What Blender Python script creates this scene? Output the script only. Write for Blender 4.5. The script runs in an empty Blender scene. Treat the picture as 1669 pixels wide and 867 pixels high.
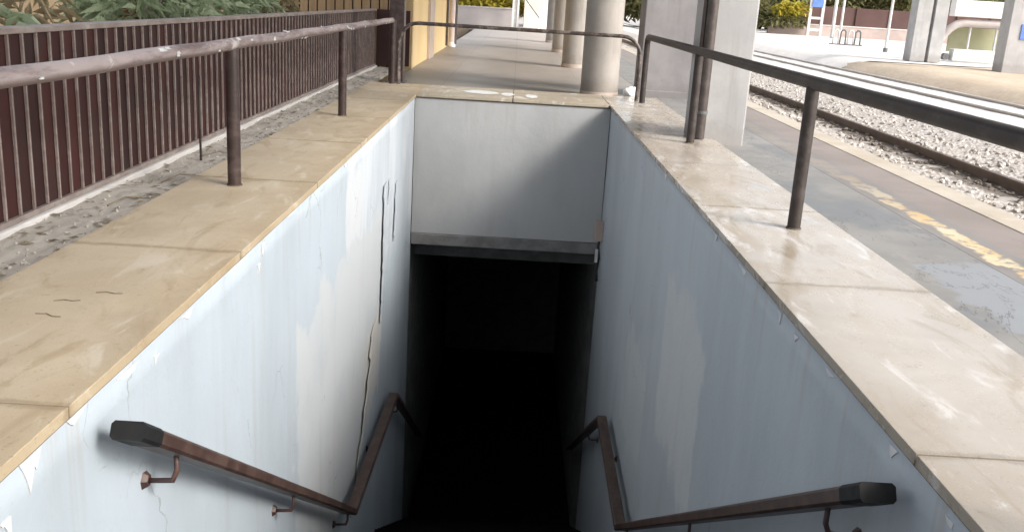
import bpy, bmesh, math, random
from mathutils import Vector, Matrix, noise as mnoise
random.seed(7)
S = bpy.context.scene
COL = S.collection
R = math.radians

# ------------------------------------------------------------------ materials
class Mat:
    def __init__(s, name, rough=0.6, spec=0.5, metal=0.0):
        s.m = bpy.data.materials.new(name); s.m.use_nodes = True
        s.t = s.m.node_tree; s.n = s.t.nodes; s.l = s.t.links
        s.b = s.n['Principled BSDF']
        s.b.inputs['Roughness'].default_value = rough
        s.b.inputs['Specular IOR Level'].default_value = spec
        s.b.inputs['Metallic'].default_value = metal
        s._p = None; s._x = None
    def pos(s):
        if not s._p: s._p = s.n.new('ShaderNodeNewGeometry').outputs['Position']
        return s._p
    def xyz(s, k):
        if not s._x:
            q = s.n.new('ShaderNodeSeparateXYZ'); s.l.new(s.pos(), q.inputs[0]); s._x = q
        return s._x.outputs[k]
    def put(s, inp, v):
        if isinstance(v, bpy.types.NodeSocket): s.l.new(v, inp)
        elif isinstance(v, (tuple, list)) and len(v) == 3 and inp.type == 'RGBA': inp.default_value = (*v, 1)
        else: inp.default_value = v
    def noise(s, scale, detail=4, rough=0.55, st=(1, 1, 1), dist=0.0, off=(0, 0, 0)):
        mp = s.n.new('ShaderNodeMapping'); s.l.new(s.pos(), mp.inputs[0])
        mp.inputs['Scale'].default_value = st; mp.inputs['Location'].default_value = off
        t = s.n.new('ShaderNodeTexNoise'); s.l.new(mp.outputs[0], t.inputs['Vector'])
        t.inputs['Scale'].default_value = scale; t.inputs['Detail'].default_value = detail
        t.inputs['Roughness'].default_value = rough; t.inputs['Distortion'].default_value = dist
        return t.outputs['Fac']
    def voronoi(s, scale, st=(1, 1, 1), out='Distance'):
        mp = s.n.new('ShaderNodeMapping'); s.l.new(s.pos(), mp.inputs[0]); mp.inputs['Scale'].default_value = st
        t = s.n.new('ShaderNodeTexVoronoi'); s.l.new(mp.outputs[0], t.inputs['Vector']); t.inputs['Scale'].default_value = scale
        return t.outputs[out]
    def math(s, op, a, b=0.0):
        q = s.n.new('ShaderNodeMath'); q.operation = op; s.put(q.inputs[0], a); s.put(q.inputs[1], b); return q.outputs[0]
    def step(s, v, a, b, c=0.0, d=1.0):
        q = s.n.new('ShaderNodeMapRange'); q.clamp = True; q.interpolation_type = 'SMOOTHSTEP' if c == 0.0 and d == 1.0 else 'LINEAR'
        s.put(q.inputs[0], v); q.inputs[1].default_value = a; q.inputs[2].default_value = b
        q.inputs[3].default_value = c; q.inputs[4].default_value = d
        return q.outputs[0]
    def mix(s, f, a, b, mode='MIX'):
        q = s.n.new('ShaderNodeMix'); q.data_type = 'RGBA'; q.blend_type = mode
        s.put(q.inputs[0], f); s.put(q.inputs[6], a); s.put(q.inputs[7], b); return q.outputs[2]
    def color(s, c): s.put(s.b.inputs['Base Color'], c); return s
    def roughness(s, v): s.put(s.b.inputs['Roughness'], v); return s
    def bump(s, h, strength=0.3, dist=0.01):
        q = s.n.new('ShaderNodeBump'); q.inputs['Strength'].default_value = strength; q.inputs['Distance'].default_value = dist
        s.l.new(h, q.inputs['Height']); s.l.new(q.outputs[0], s.b.inputs['Normal']); return s
    def window(s, v, a, b, soft):      # soft box mask on a scalar
        return s.math('MULTIPLY', s.step(v, a - soft, a + soft), s.step(v, b + soft, b - soft))

def simple(name, c1, c2, scale=3.0, rough=0.6, spec=0.4, bump=0.15, bscale=40, st=(1, 1, 1), metal=0.0, lo=0.35, hi=0.65, dist=0.006):
    m = Mat(name, rough, spec, metal)
    m.color(m.mix(m.step(m.noise(scale, 6, 0.6, st), lo, hi), c1, c2))
    m.roughness(m.step(m.noise(scale * 2, 4, 0.6, st), 0.3, 0.7, max(0.05, rough - 0.12), min(1, rough + 0.12)))
    if bump: m.bump(m.noise(bscale, 5, 0.6), bump, dist)
    return m.m

MT = {}
# painted stairwell plaster: pale blue paint, cream repair patches, grey stains
def wall_paint(name, patches, streak=None, tint=(0.455, 0.515, 0.565), damp=0.0):
    m = Mat(name, 0.55, 0.35)
    dark = tuple(c * 0.86 for c in tint)
    col = m.mix(m.step(m.noise(0.9, 5, 0.6, (1, 1, 0.45)), 0.35, 0.7), tint, dark)
    wy = m.math('ADD', m.xyz(1), m.step(m.noise(3.0, 5, 0.6, (1, 1, 0.5)), 0.2, 0.8, -0.30, 0.30))
    wz = m.math('ADD', m.xyz(2), m.step(m.noise(2.2, 5, 0.6, (1, 1, 1), 0, (9, 3, 1)), 0.2, 0.8, -0.30, 0.30))
    if streak:
        y0, y1, z0, z1 = streak
        mk = m.math('MULTIPLY', m.window(wy, y0, y1, 0.06), m.window(wz, z0, z1, 0.25))
        ln = m.step(m.noise(5.0, 3, 0.5, (0.2, 0.55, 0.10)), 0.40, 0.60)
        col = m.mix(m.math('MULTIPLY', mk, m.step(ln, 0, 1, 0.35, 1.0)), col, (0.57, 0.605, 0.64))
    fine = m.step(m.noise(14, 5, 0.7, (1, 1, 0.7)), 0.2, 0.8, -0.05, 0.05)
    wy = m.math('ADD', wy, fine); wz = m.math('ADD', wz, fine)
    for (y0, y1, z0, z1, c, soft) in patches:
        mk = m.math('MULTIPLY', m.window(wy, y0, y1, soft), m.window(wz, z0, z1, soft * 1.3))
        mk = m.math('MULTIPLY', mk, m.step(m.noise(1.6, 4, 0.6), 0.25, 0.5, 0.55, 1.0))
        col = m.mix(mk, col, c)
    # hairline crazing in some areas, drips under the coping
    mp = m.n.new('ShaderNodeVectorMath'); mp.operation = 'ADD'; m.l.new(m.pos(), mp.inputs[0])
    nv = m.n.new('ShaderNodeTexNoise'); nv.inputs['Scale'].default_value = 2.5; nv.inputs['Detail'].default_value = 6; m.l.new(m.pos(), nv.inputs['Vector'])
    sc2 = m.n.new('ShaderNodeVectorMath'); sc2.operation = 'SCALE'; sc2.inputs['Scale'].default_value = 0.5; m.l.new(nv.outputs['Color'], sc2.inputs[0]); m.l.new(sc2.outputs[0], mp.inputs[1])
    vo = m.n.new('ShaderNodeTexVoronoi'); vo.feature = 'DISTANCE_TO_EDGE'; vo.inputs['Scale'].default_value = 1.1; m.l.new(mp.outputs[0], vo.inputs['Vector'])
    ck = m.math('MULTIPLY', m.step(vo.outputs['Distance'], 0.008, 0.002), m.step(m.noise(1.1, 4, 0.6, (1, 1, 1), 0, (7, 7, 7)), 0.54, 0.62))
    col = m.mix(m.math('MULTIPLY', ck, 0.0 if damp else 0.5), col, (0.20, 0.19, 0.18))
    dr = m.math('MULTIPLY', m.step(m.noise(7, 4, 0.65, (1, 1, 0.05)), 0.54, 0.70), m.step(m.math('ADD', m.xyz(2), m.step(m.noise(4, 3, 0.6, (1, 1, 0.02)), 0.2, 0.8, -0.3, 0.5)), -0.6, 0.1))
    col = m.mix(m.math('MULTIPLY', dr, 0.30), col, (0.33, 0.27, 0.20))
    # old water runs and grime
    run = m.math('MULTIPLY', m.step(m.noise(2.4, 4, 0.6, (1, 1, 0.07)), 0.56, 0.74), 0.22)
    col = m.mix(run, col, (0.30, 0.28, 0.25))
    speck = m.math('MULTIPLY', m.step(m.noise(26, 3, 0.6), 0.66, 0.74), 0.35)
    col = m.mix(speck, col, (0.28, 0.27, 0.26))
    m.color(col)
    h = m.math('ADD', m.noise(2.5, 5, 0.6), m.math('MULTIPLY', m.noise(60, 3, 0.6), 0.15))
    m.bump(h, 0.35, 0.03)
    return m.m
cream = (0.525, 0.55, 0.57)
MT['wall_l'] = wall_paint('pale blue plaster with cream repairs',
    [(6.4, 10.9, -2.9, -0.95, cream, 0.05), (6.9, 9.6, -3.6, -2.4, (0.565, 0.58, 0.585), 0.2), (9.6, 10.9, -3.2, -2.2, (0.56, 0.55, 0.525), 0.06), (8.45, 9.4, -0.9, -0.2, (0.575, 0.60, 0.62), 0.05)],
    streak=(8.5, 14.6, -1.7, 0.3))
MT['wall_r'] = wall_paint('blue grey plaster with pale patches',
    [(8.7, 10.3, -3.1, -1.95, (0.505, 0.535, 0.555), 0.08), (6.35, 8.0, -2.2, -0.75, (0.53, 0.55, 0.56), 0.08)], tint=(0.46, 0.505, 0.54))
MT['wall_e'] = wall_paint('grey painted plaster', [(0, 0.01, 0, 0.01, (0.5, 0.5, 0.5), 0.1)], tint=(0.46, 0.465, 0.465), damp=1.0)
MT['lintel'] = simple('sooty grey lintel', (0.16, 0.155, 0.15), (0.24, 0.235, 0.23), 4, 0.8)
MT['passage'] = simple('gloom darkened underpass wall', (0.20, 0.20, 0.195), (0.14, 0.14, 0.135), 3, 0.85)  # gloom of the unlit passage put into a dark wall colour
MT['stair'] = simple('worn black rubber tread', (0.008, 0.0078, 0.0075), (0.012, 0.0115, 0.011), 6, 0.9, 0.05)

def marble(name, a, b, stain, pale, rough, stain_amt=0.8):
    m = Mat(name, rough, 0.5)
    col = m.mix(m.step(m.noise(1.3, 6, 0.62, (1, 1, 1), 0.6), 0.32, 0.68), a, b)
    v = m.step(m.noise(2.2, 6, 0.65, (1.6, 0.5, 1), 1.6, (4, 1, 0)), 0.52, 0.66)
    col = m.mix(m.math('MULTIPLY', v, stain_amt), col, stain)
    ax = m.math('ADD', m.math('ABSOLUTE', m.xyz(0)), m.step(m.noise(2.6, 5, 0.65), 0.2, 0.8, -0.16, 0.16))
    col = m.mix(m.math('MULTIPLY', m.step(ax, 1.72, 1.44), 0.75 * stain_amt), col, stain)
    jy = m.math('FRACT', m.math('DIVIDE', m.math('ADD', m.xyz(1), m.step(m.noise(6, 4, 0.6), 0.2, 0.8, -0.90 - 0.03, -0.90 + 0.03)), 2.05))
    jm = m.math('MAXIMUM', m.step(jy, 0.022, 0.004), m.step(jy, 0.978, 0.996))
    col = m.mix(m.math('MULTIPLY', jm, 0.5), col, tuple(c * 0.6 for c in stain))
    p = m.step(m.noise(3.1, 5, 0.6, (1.8, 0.55, 1), 0.8, (1, 7, 2)), 0.56, 0.68)
    col = m.mix(m.math('MULTIPLY', p, 0.75), col, pale)
    d = m.step(m.noise(38, 4, 0.6), 0.62, 0.72)
    col = m.mix(m.math('MULTIPLY', d, 0.35), col, tuple(c * 0.45 for c in stain))
    gr = m.step(m.noise(190, 3, 0.7), 0.52, 0.66)
    col = m.mix(m.math('MULTIPLY', gr, 0.30), col, tuple(c * 0.7 for c in stain))
    pit = m.step(m.voronoi(30, (1, 0.5, 1)), 0.10, 0.03)
    col = m.mix(m.math('MULTIPLY', m.math('MULTIPLY', pit, m.step(m.noise(3, 3, 0.6), 0.48, 0.6)), 0.5), col, tuple(c * 0.45 for c in stain))
    m.color(col)
    m.roughness(m.step(m.noise(2.6, 5, 0.65, (1.6, 0.6, 1)), 0.35, 0.65, rough - 0.1, rough + 0.25))
    m.bump(m.noise(24, 4, 0.6), 0.12, 0.006)
    return m.m
MT['marble_l'] = marble('ochre stained stone', (0.49, 0.395, 0.27), (0.56, 0.47, 0.34), (0.36, 0.27, 0.16), (0.61, 0.535, 0.42), 0.5, 0.6)
MT['marble_r'] = marble('pale pinkish stone', (0.385, 0.34, 0.285), (0.46, 0.415, 0.36), (0.30, 0.245, 0.175), (0.60, 0.575, 0.545), 0.18, 0.65)
MT['marble_e'] = marble('grey beige stone', (0.45, 0.39, 0.31), (0.52, 0.46, 0.38), (0.34, 0.29, 0.21), (0.66, 0.62, 0.55), 0.42)
MT['mortar'] = simple('dirty mortar', (0.10, 0.08, 0.06), (0.16, 0.13, 0.10), 6, 0.9)
MT['flake'] = simple('bare white plaster', (0.66, 0.665, 0.67), (0.58, 0.58, 0.575), 9, 0.8)
MT['flake_tan'] = simple('lifted plaster edge', (0.58, 0.57, 0.545), (0.54, 0.515, 0.475), 6, 0.85)

def paint_brown(name, base, fade, amt_lo, amt_hi, white=0.0, rough=0.42, up=False):
    m = Mat(name, rough, 0.5)
    f = m.step(m.noise(9, 6, 0.7, (1, 0.16 if up else 0.5, 1)), amt_lo, amt_hi)
    if up:
        g = m.n.new('ShaderNodeSeparateXYZ'); gg = m.n.new('ShaderNodeNewGeometry'); m.l.new(gg.outputs['Normal'], g.inputs[0])
        f = m.math('MULTIPLY', f, m.step(g.outputs[2], -0.75, 0.1))
    col = m.mix(f, base, fade)
    if white:
        w = m.step(m.noise(4.5, 6, 0.7, (1, 0.7, 1), 0.5, (3, 3, 3)), 0.60, 0.66)
        col = m.mix(m.math('MULTIPLY', w, white), col, (0.60, 0.55, 0.52))
    rs = m.step(m.noise(22, 5, 0.65, (1, 1, 1), 0, (5, 5, 0)), 0.60, 0.72)
    col = m.mix(m.math('MULTIPLY', rs, 0.4), col, (0.10, 0.045, 0.022))
    m.color(col); m.bump(m.noise(55, 4, 0.6), 0.22, 0.004)
    return m.m
MT['rail_flaked'] = paint_brown('flaking mauve brown paint', (0.17, 0.125, 0.12), (0.42, 0.355, 0.345), 0.34, 0.60, 0.85, 0.55, True)
MT['post_brown'] = paint_brown('brown enamel post', (0.045, 0.028, 0.025), (0.085, 0.06, 0.055), 0.45, 0.65, 0, 0.35)
MT['rail_dark'] = paint_brown('dark brown enamel', (0.026, 0.018, 0.015), (0.052, 0.040, 0.035), 0.45, 0.65, 0, 0.58)
MT['hoop'] = paint_brown('worn dark brown hoop', (0.050, 0.038, 0.034), (0.16, 0.125, 0.11), 0.48, 0.6, 0, 0.4)
MT['handrail'] = paint_brown('brown plastic handrail', (0.052, 0.028, 0.022), (0.090, 0.055, 0.044), 0.4, 0.62, 0, 0.45)
MT['cap'] = simple('black cap', (0.010, 0.010, 0.011), (0.017, 0.017, 0.017), 8, 0.62, 0.25)
MT['bracket'] = paint_brown('rusty bracket', (0.055, 0.030, 0.028), (0.10, 0.055, 0.045), 0.45, 0.6, 0, 0.5)
MT['picket'] = paint_brown('pale maroon fence bar', (0.21, 0.16, 0.148), (0.30, 0.25, 0.23), 0.4, 0.65, 0, 0.55)  # paler than the sheet behind the bars
MT['fence_rail'] = paint_brown('faded fence top rail', (0.22, 0.18, 0.165), (0.31, 0.265, 0.24), 0.4, 0.65, 0.3, 0.55)
def fsheet():
    m = Mat('maroon fence sheet', 0.6, 0.3)
    k = m.math('FLOOR', m.math('DIVIDE', m.math('SUBTRACT', m.xyz(1), 3.61), 0.165))
    wn = m.n.new('ShaderNodeTexWhiteNoise'); wn.noise_dimensions = '1D'; m.l.new(k, wn.inputs['W'])
    col = m.mix(wn.outputs['Value'], (0.028, 0.0105, 0.010), (0.055, 0.017, 0.0155))
    col = m.mix(m.math('MULTIPLY', m.step(m.noise(2.5, 5, 0.65), 0.45, 0.65), 0.5), col, (0.030, 0.022, 0.020))
    m.color(col); return m.m
MT['sheet'] = fsheet()
MT['pipe'] = paint_brown('brown downpipe', (0.055, 0.042, 0.038), (0.085, 0.07, 0.063), 0.4, 0.65, 0, 0.4)
def render_coat(name, a, b, stain, rough):
    m = Mat(name, rough, 0.4)
    col = m.mix(m.step(m.noise(1.5, 6, 0.6), 0.35, 0.65), a, b)
    col = m.mix(m.math('MULTIPLY', m.step(m.noise(5, 5, 0.65, (1, 1, 0.08)), 0.52, 0.70), 0.45), col, stain)
    foot = m.step(m.math('ADD', m.xyz(2), m.step(m.noise(5, 5, 0.65), 0.2, 0.8, -0.18, 0.18)), 0.34, 0.06)
    col = m.mix(m.math('MULTIPLY', foot, 0.55), col, stain)
    col = m.mix(m.math('MULTIPLY', m.step(m.noise(18, 5, 0.7), 0.60, 0.70), 0.3), col, stain)
    m.color(col); m.bump(m.noise(30, 5, 0.6), 0.2, 0.006)
    return m.m
MT['pier'] = render_coat('smooth grey render', (0.34, 0.335, 0.335), (0.41, 0.405, 0.40), (0.24, 0.225, 0.21), 0.6)
MT['pier_shaded'] = render_coat('shaded grey render', (0.20, 0.19, 0.195), (0.25, 0.24, 0.243), (0.15, 0.14, 0.135), 0.65)  # shade on the rear pier, painted as a darker coat
MT['column'] = render_coat('beige column render', (0.27, 0.25, 0.23), (0.33, 0.305, 0.28), (0.20, 0.165, 0.13), 0.5)
MT['concrete'] = simple('pale concrete', (0.52, 0.50, 0.48), (0.62, 0.60, 0.58), 1.5, 0.8, 0.3, 0.2, 20)
MT['pave_far'] = None
MT['yellow_wall'] = simple('yellow ochre render', (0.66, 0.49, 0.25), (0.71, 0.55, 0.31), 1.2, 0.75, 0.3, 0.12, 50, (1, 1, 0.4))
MT['pink_trim'] = simple('greyish pink trim', (0.42, 0.34, 0.29), (0.48, 0.40, 0.35), 2, 0.7)
MT['pale_pipe'] = simple('pale pink pipe', (0.52, 0.43, 0.40), (0.58, 0.50, 0.47), 3, 0.5)
MT['wood'] = simple('tan slat wood', (0.25, 0.165, 0.09), (0.33, 0.23, 0.135), 3, 0.7, 0.3, 0.3, 30, (3, 3, 0.25))
MT['gate_dark'] = simple('dark backing', (0.03, 0.022, 0.015), (0.045, 0.03, 0.02), 4, 0.8)
MT['brown_wall'] = simple('brown garden wall', (0.20, 0.145, 0.085), (0.27, 0.20, 0.125), 1.5, 0.85)
MT['white'] = simple('off white paint', (0.74, 0.73, 0.71), (0.80, 0.79, 0.78), 3, 0.6)
MT['plastic'] = simple('white crumpled plastic', (0.75, 0.74, 0.74), (0.82, 0.82, 0.82), 9, 0.4)
MT['cream_wall'] = simple('cream render', (0.72, 0.64, 0.52), (0.78, 0.71, 0.60), 1, 0.8)
MT['grey_wall'] = simple('shaded grey render', (0.44, 0.40, 0.39), (0.50, 0.46, 0.45), 0.8, 0.8)
MT['grey_metal'] = simple('galvanised grey', (0.46, 0.45, 0.45), (0.54, 0.53, 0.52), 3, 0.5, 0.5, 0.1, 30)
MT['dark_metal'] = simple('dark weathered metal', (0.09, 0.09, 0.095), (0.14, 0.14, 0.14), 6, 0.6)
MT['blue'] = simple('blue sign face', (0.10, 0.19, 0.52), (0.13, 0.23, 0.58), 3, 0.4)
MT['far_fence'] = simple('dark maroon far fence', (0.085, 0.042, 0.037), (0.115, 0.062, 0.054), 0.6, 0.7)
MT['pink_wall'] = simple('pinkish low wall', (0.45, 0.36, 0.33), (0.36, 0.29, 0.26), 0.6, 0.8)
MT['beam'] = simple('pinkish grey beam', (0.36, 0.32, 0.305), (0.42, 0.38, 0.36), 1, 0.6)
MT['roof_white'] = simple('white shelter panel', (0.78, 0.76, 0.74), (0.82, 0.80, 0.78), 0.7, 0.5)
MT['green_panel'] = simple('olive green panel', (0.30, 0.29, 0.17), (0.37, 0.36, 0.23), 0.9, 0.6)
MT['pale_green'] = simple('pale green grey block', (0.52, 0.55, 0.52), (0.60, 0.62, 0.59), 1, 0.7)
MT['canopy'] = simple('grey canopy soffit', (0.16, 0.155, 0.15), (0.20, 0.195, 0.19), 1, 0.8)
MT['steel_rail'] = simple('rusty rail steel', (0.085, 0.058, 0.043), (0.13, 0.095, 0.075), 5, 0.55)
MT['rail_pale'] = simple('glare paled rail steel', (0.44, 0.40, 0.365), (0.50, 0.46, 0.42), 5, 0.6)  # washed-out glare over the far track put into a pale colour
MT['sleeper'] = simple('grey sleeper', (0.30, 0.27, 0.24), (0.36, 0.33, 0.30), 5, 0.9)
MT['stake'] = simple('thin dark steel', (0.03, 0.024, 0.022), (0.05, 0.04, 0.035), 6, 0.6)
MT['bark'] = simple('grey brown bark', (0.14, 0.11, 0.08), (0.24, 0.20, 0.15), 9, 0.85, 0.2, 0.5, 30, (1, 1, 0.2))
MT['terracotta'] = simple('red brown painted post', (0.20, 0.062, 0.034), (0.26, 0.09, 0.05), 4, 0.7)

def leafmat(name, a, b, c, scale=6):
    m = Mat(name, 0.55, 0.35)
    col = m.mix(m.step(m.noise(scale, 3, 0.6), 0.35, 0.65), a, b)
    col = m.mix(m.step(m.noise(scale * 3.7, 3, 0.6, (1, 1, 1), 0, (4, 4, 4)), 0.52, 0.68), col, c)
    m.color(col)
    tr = m.n.new('ShaderNodeBsdfTranslucent'); m.l.new(col, tr.inputs[0])
    mx = m.n.new('ShaderNodeMixShader'); mx.inputs[0].default_value = 0.35
    m.l.new(m.b.outputs[0], mx.inputs[1]); m.l.new(tr.outputs[0], mx.inputs[2])
    m.l.new(mx.outputs[0], m.n['Material Output'].inputs[0])
    return m.m
MT['leaf_green'] = leafmat('grey green leaves', (0.36, 0.43, 0.27), (0.47, 0.53, 0.38), (0.18, 0.25, 0.13))
MT['leaf_dry'] = leafmat('dry brown leaves', (0.30, 0.235, 0.14), (0.42, 0.35, 0.23), (0.19, 0.21, 0.10))
MT['leaf_olive'] = leafmat('olive leaves', (0.19, 0.18, 0.075), (0.27, 0.26, 0.12), (0.11, 0.115, 0.045), 1.2)
MT['leaf_yellow'] = leafmat('yellow broom flowers', (0.55, 0.44, 0.05), (0.42, 0.38, 0.06), (0.24, 0.22, 0.05), 2)
MT['litter'] = leafmat('fallen leaves', (0.25, 0.20, 0.13), (0.36, 0.31, 0.23), (0.12, 0.09, 0.055), 30)

# ground type surfaces
def asphalt(name, a, b, spot, rough=0.75, patch=None):
    m = Mat(name, rough, 0.4)
    col = m.mix(m.step(m.noise(1.1, 6, 0.62), 0.35, 0.65), a, b)
    col = m.mix(m.math('MULTIPLY', m.step(m.noise(5.5, 5, 0.7, (1, 0.4, 1)), 0.56, 0.70), 0.5), col, spot)
    g = m.noise(160, 2, 0.6)
    col = m.mix(m.math('MULTIPLY', m.step(g, 0.55, 0.7), 0.25), col, tuple(min(1, c * 1.5) for c in b))
    if patch:
        col = m.mix(m.math('MULTIPLY', m.step(m.noise(0.8, 5, 0.6, (1, 0.6, 1), 0, (3, 1, 5)), 0.52, 0.60), 0.7), col, patch)
        py = m.math('ADD', m.xyz(1), m.step(m.noise(2.5, 5, 0.6), 0.2, 0.8, -0.5, 0.5)); px = m.math('ADD', m.xyz(0), m.step(m.noise(3.5, 5, 0.6, (1, 1, 1), 0, (2, 8, 1)), 0.2, 0.8, -0.15, 0.15))
        col = m.mix(m.math('MULTIPLY', m.math('MULTIPLY', m.window(py, 4.5, 5.9, 0.06), m.window(px, 2.62, 3.4, 0.05)), 0.8), col, (0.255, 0.27, 0.29))
        cr = m.step(m.noise(1.7, 6, 0.7, (1, 0.35, 1), 0.4, (1, 1, 9)), 0.492, 0.5); cr2 = m.step(m.noise(1.7, 6, 0.7, (1, 0.35, 1), 0.4, (1, 1, 9)), 0.508, 0.5)
        col = m.mix(m.math('MULTIPLY', m.math('MULTIPLY', cr, cr2), 0.6), col, (0.07, 0.065, 0.06))
    m.color(col); m.bump(g, 0.35, 0.004)
    return m.m
MT['asphalt'] = asphalt('worn grey platform asphalt', (0.195, 0.19, 0.18), (0.25, 0.24, 0.225), (0.31, 0.285, 0.255), 0.6, (0.155, 0.165, 0.175))
MT['band'] = asphalt('mauve brown edge paving', (0.215, 0.18, 0.16), (0.255, 0.215, 0.195), (0.18, 0.145, 0.125), 0.6)
MT['kerbstone'] = asphalt('cream edge stone', (0.40, 0.345, 0.27), (0.48, 0.43, 0.36), (0.33, 0.275, 0.20), 0.7)
MT['patch'] = asphalt('blue grey asphalt repair', (0.20, 0.215, 0.235), (0.235, 0.245, 0.26), (0.27, 0.27, 0.265), 0.5)
def paving():
    m = Mat('platform paving', 0.45, 0.4)
    a, b = (0.25, 0.22, 0.19), (0.31, 0.275, 0.245)
    col = m.mix(m.step(m.noise(0.7, 6, 0.6, (1, 0.35, 1)), 0.35, 0.65), a, b)
    wet = m.step(m.math('ADD', m.xyz(1), m.step(m.noise(0.9, 4, 0.6), 0.2, 0.8, -1.2, 1.2)), 19.5, 17.5)
    col = m.mix(m.math('MULTIPLY', wet, 0.6), col, (0.165, 0.16, 0.135))
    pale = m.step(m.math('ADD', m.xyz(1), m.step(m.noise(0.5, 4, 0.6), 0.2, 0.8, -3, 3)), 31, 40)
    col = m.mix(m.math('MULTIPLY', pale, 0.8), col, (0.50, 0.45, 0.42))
    fy = m.math('FRACT', m.math('MULTIPLY', m.xyz(1), 0.5)); fx = m.math('FRACT', m.math('MULTIPLY', m.xyz(0), 0.8))
    j = m.math('MAXIMUM', m.math('LESS_THAN', fy, 0.012), m.math('LESS_THAN', fx, 0.012))
    col = m.mix(m.math('MULTIPLY', j, 0.45), col, (0.12, 0.11, 0.10))
    m.color(col); m.bump(m.noise(90, 3, 0.6), 0.25, 0.004)
    return m.m
MT['paving'] = paving()
def stones(name, a, b, c, scale=16, rough=0.9, dark_band=None, bmp=0.8, gap=0.5):
    m = Mat(name, rough, 0.25)
    v = m.voronoi(scale, out='Color'); d = m.voronoi(scale)
    q = m.n.new('ShaderNodeSeparateColor'); m.l.new(v, q.inputs[0])
    col = m.mix(q.outputs[0], a, b)
    col = m.mix(m.step(m.noise(0.6, 5, 0.65, (1, 0.3, 1)), 0.45, 0.65), col, c)
    col = m.mix(m.math('MULTIPLY', m.step(d, 0.35, 0.65), gap), col, (0.16, 0.14, 0.12))
    if dark_band:
        xx = m.math('ADD', m.xyz(0), m.step(m.noise(3.0, 5, 0.65, (1, 0.5, 1)), 0.2, 0.8, -0.12, 0.12))
        col = m.mix(m.math('MULTIPLY', m.window(xx, dark_band[0], dark_band[1], 0.08), 0.85), col, (0.11, 0.088, 0.07))
    m.color(col); m.bump(m.math('SUBTRACT', 1.0, d), bmp, 0.03)
    return m.m
MT['ballast'] = stones('pale ballast', (0.40, 0.36, 0.325), (0.62, 0.58, 0.54), (0.52, 0.475, 0.43), dark_band=(6.2, 6.85))  # darker band around the far rail of the near track
MT['ballast_far'] = stones('glare paled ballast', (0.58, 0.55, 0.52), (0.70, 0.67, 0.64), (0.64, 0.605, 0.57), 9, gap=0.25)  # pale stones, lifted further in colour for the glare over them
MT['sand'] = stones('sandy earth', (0.50, 0.41, 0.31), (0.54, 0.45, 0.345), (0.46, 0.365, 0.27), 7, bmp=0.15, gap=0.12)
MT['pale_yard'] = stones('glare paled yard surface', (0.62, 0.59, 0.56), (0.70, 0.67, 0.64), (0.65, 0.61, 0.56), 3, bmp=0.05, gap=0.06)  # pale ground with the open-air glare put into its colour
MT['soil'] = stones('garden soil', (0.16, 0.12, 0.085), (0.22, 0.175, 0.13), (0.18, 0.15, 0.10), 10)
MT['earth'] = stones('plain earth', (0.36, 0.32, 0.27), (0.44, 0.39, 0.33), (0.38, 0.35, 0.29), 6)
def rubble():
    m = Mat('grey dirt and broken mortar', 0.95, 0.2)
    col = m.mix(m.step(m.noise(3.5, 6, 0.7, (1, 0.5, 1)), 0.35, 0.65), (0.42, 0.385, 0.335), (0.52, 0.48, 0.425))
    col = m.mix(m.step(m.noise(7, 5, 0.7, (1, 0.4, 1), 0.5, (2, 2, 2)), 0.54, 0.66), col, (0.27, 0.245, 0.205))
    col = m.mix(m.math('MULTIPLY', m.step(m.noise(4.3, 5, 0.7, (1, 0.6, 1), 0, (6, 1, 2)), 0.56, 0.66), 0.5), col, (0.27, 0.28, 0.225))
    m.color(col); m.bump(m.noise(45, 5, 0.7), 0.4, 0.008)
    return m.m
MT['rubble'] = rubble()
def yellowline():
    m = Mat('worn yellow paint on asphalt', 0.55, 0.4)
    x = m.math('ADD', m.xyz(0), m.step(m.noise(3.2, 5, 0.65), 0.2, 0.8, -0.075, 0.075))
    mk = m.window(x, 3.20, 3.35, 0.018)
    mk = m.math('MULTIPLY', mk, m.step(m.noise(4, 6, 0.72), 0.40, 0.52))
    mk = m.math('MULTIPLY', mk, m.step(m.xyz(1), 9.5, 7.0, 0.10, 0.9))
    base = m.mix(m.step(m.noise(1.1, 6, 0.62), 0.35, 0.65), (0.18, 0.165, 0.152), (0.225, 0.205, 0.19))
    ye = m.mix(m.step(m.noise(2.2, 5, 0.6), 0.42, 0.62), (0.62, 0.53, 0.36), (0.62, 0.42, 0.18))
    m.color(m.mix(mk, base, ye)); m.bump(m.noise(150, 2, 0.6), 0.3, 0.004)
    return m.m
MT['yellow'] = yellowline()

# ------------------------------------------------------------------ mesh helpers
def box(bm, x0, x1, y0, y1, z0, z1):
    v = [bm.verts.new((x, y, z)) for z in (z0, z1) for y in (y0, y1) for x in (x0, x1)]
    for f in ((0, 2, 3, 1), (4, 5, 7, 6), (0, 1, 5, 4), (2, 6, 7, 3), (0, 4, 6, 2), (1, 3, 7, 5)):
        bm.faces.new([v[i] for i in f])

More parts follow.
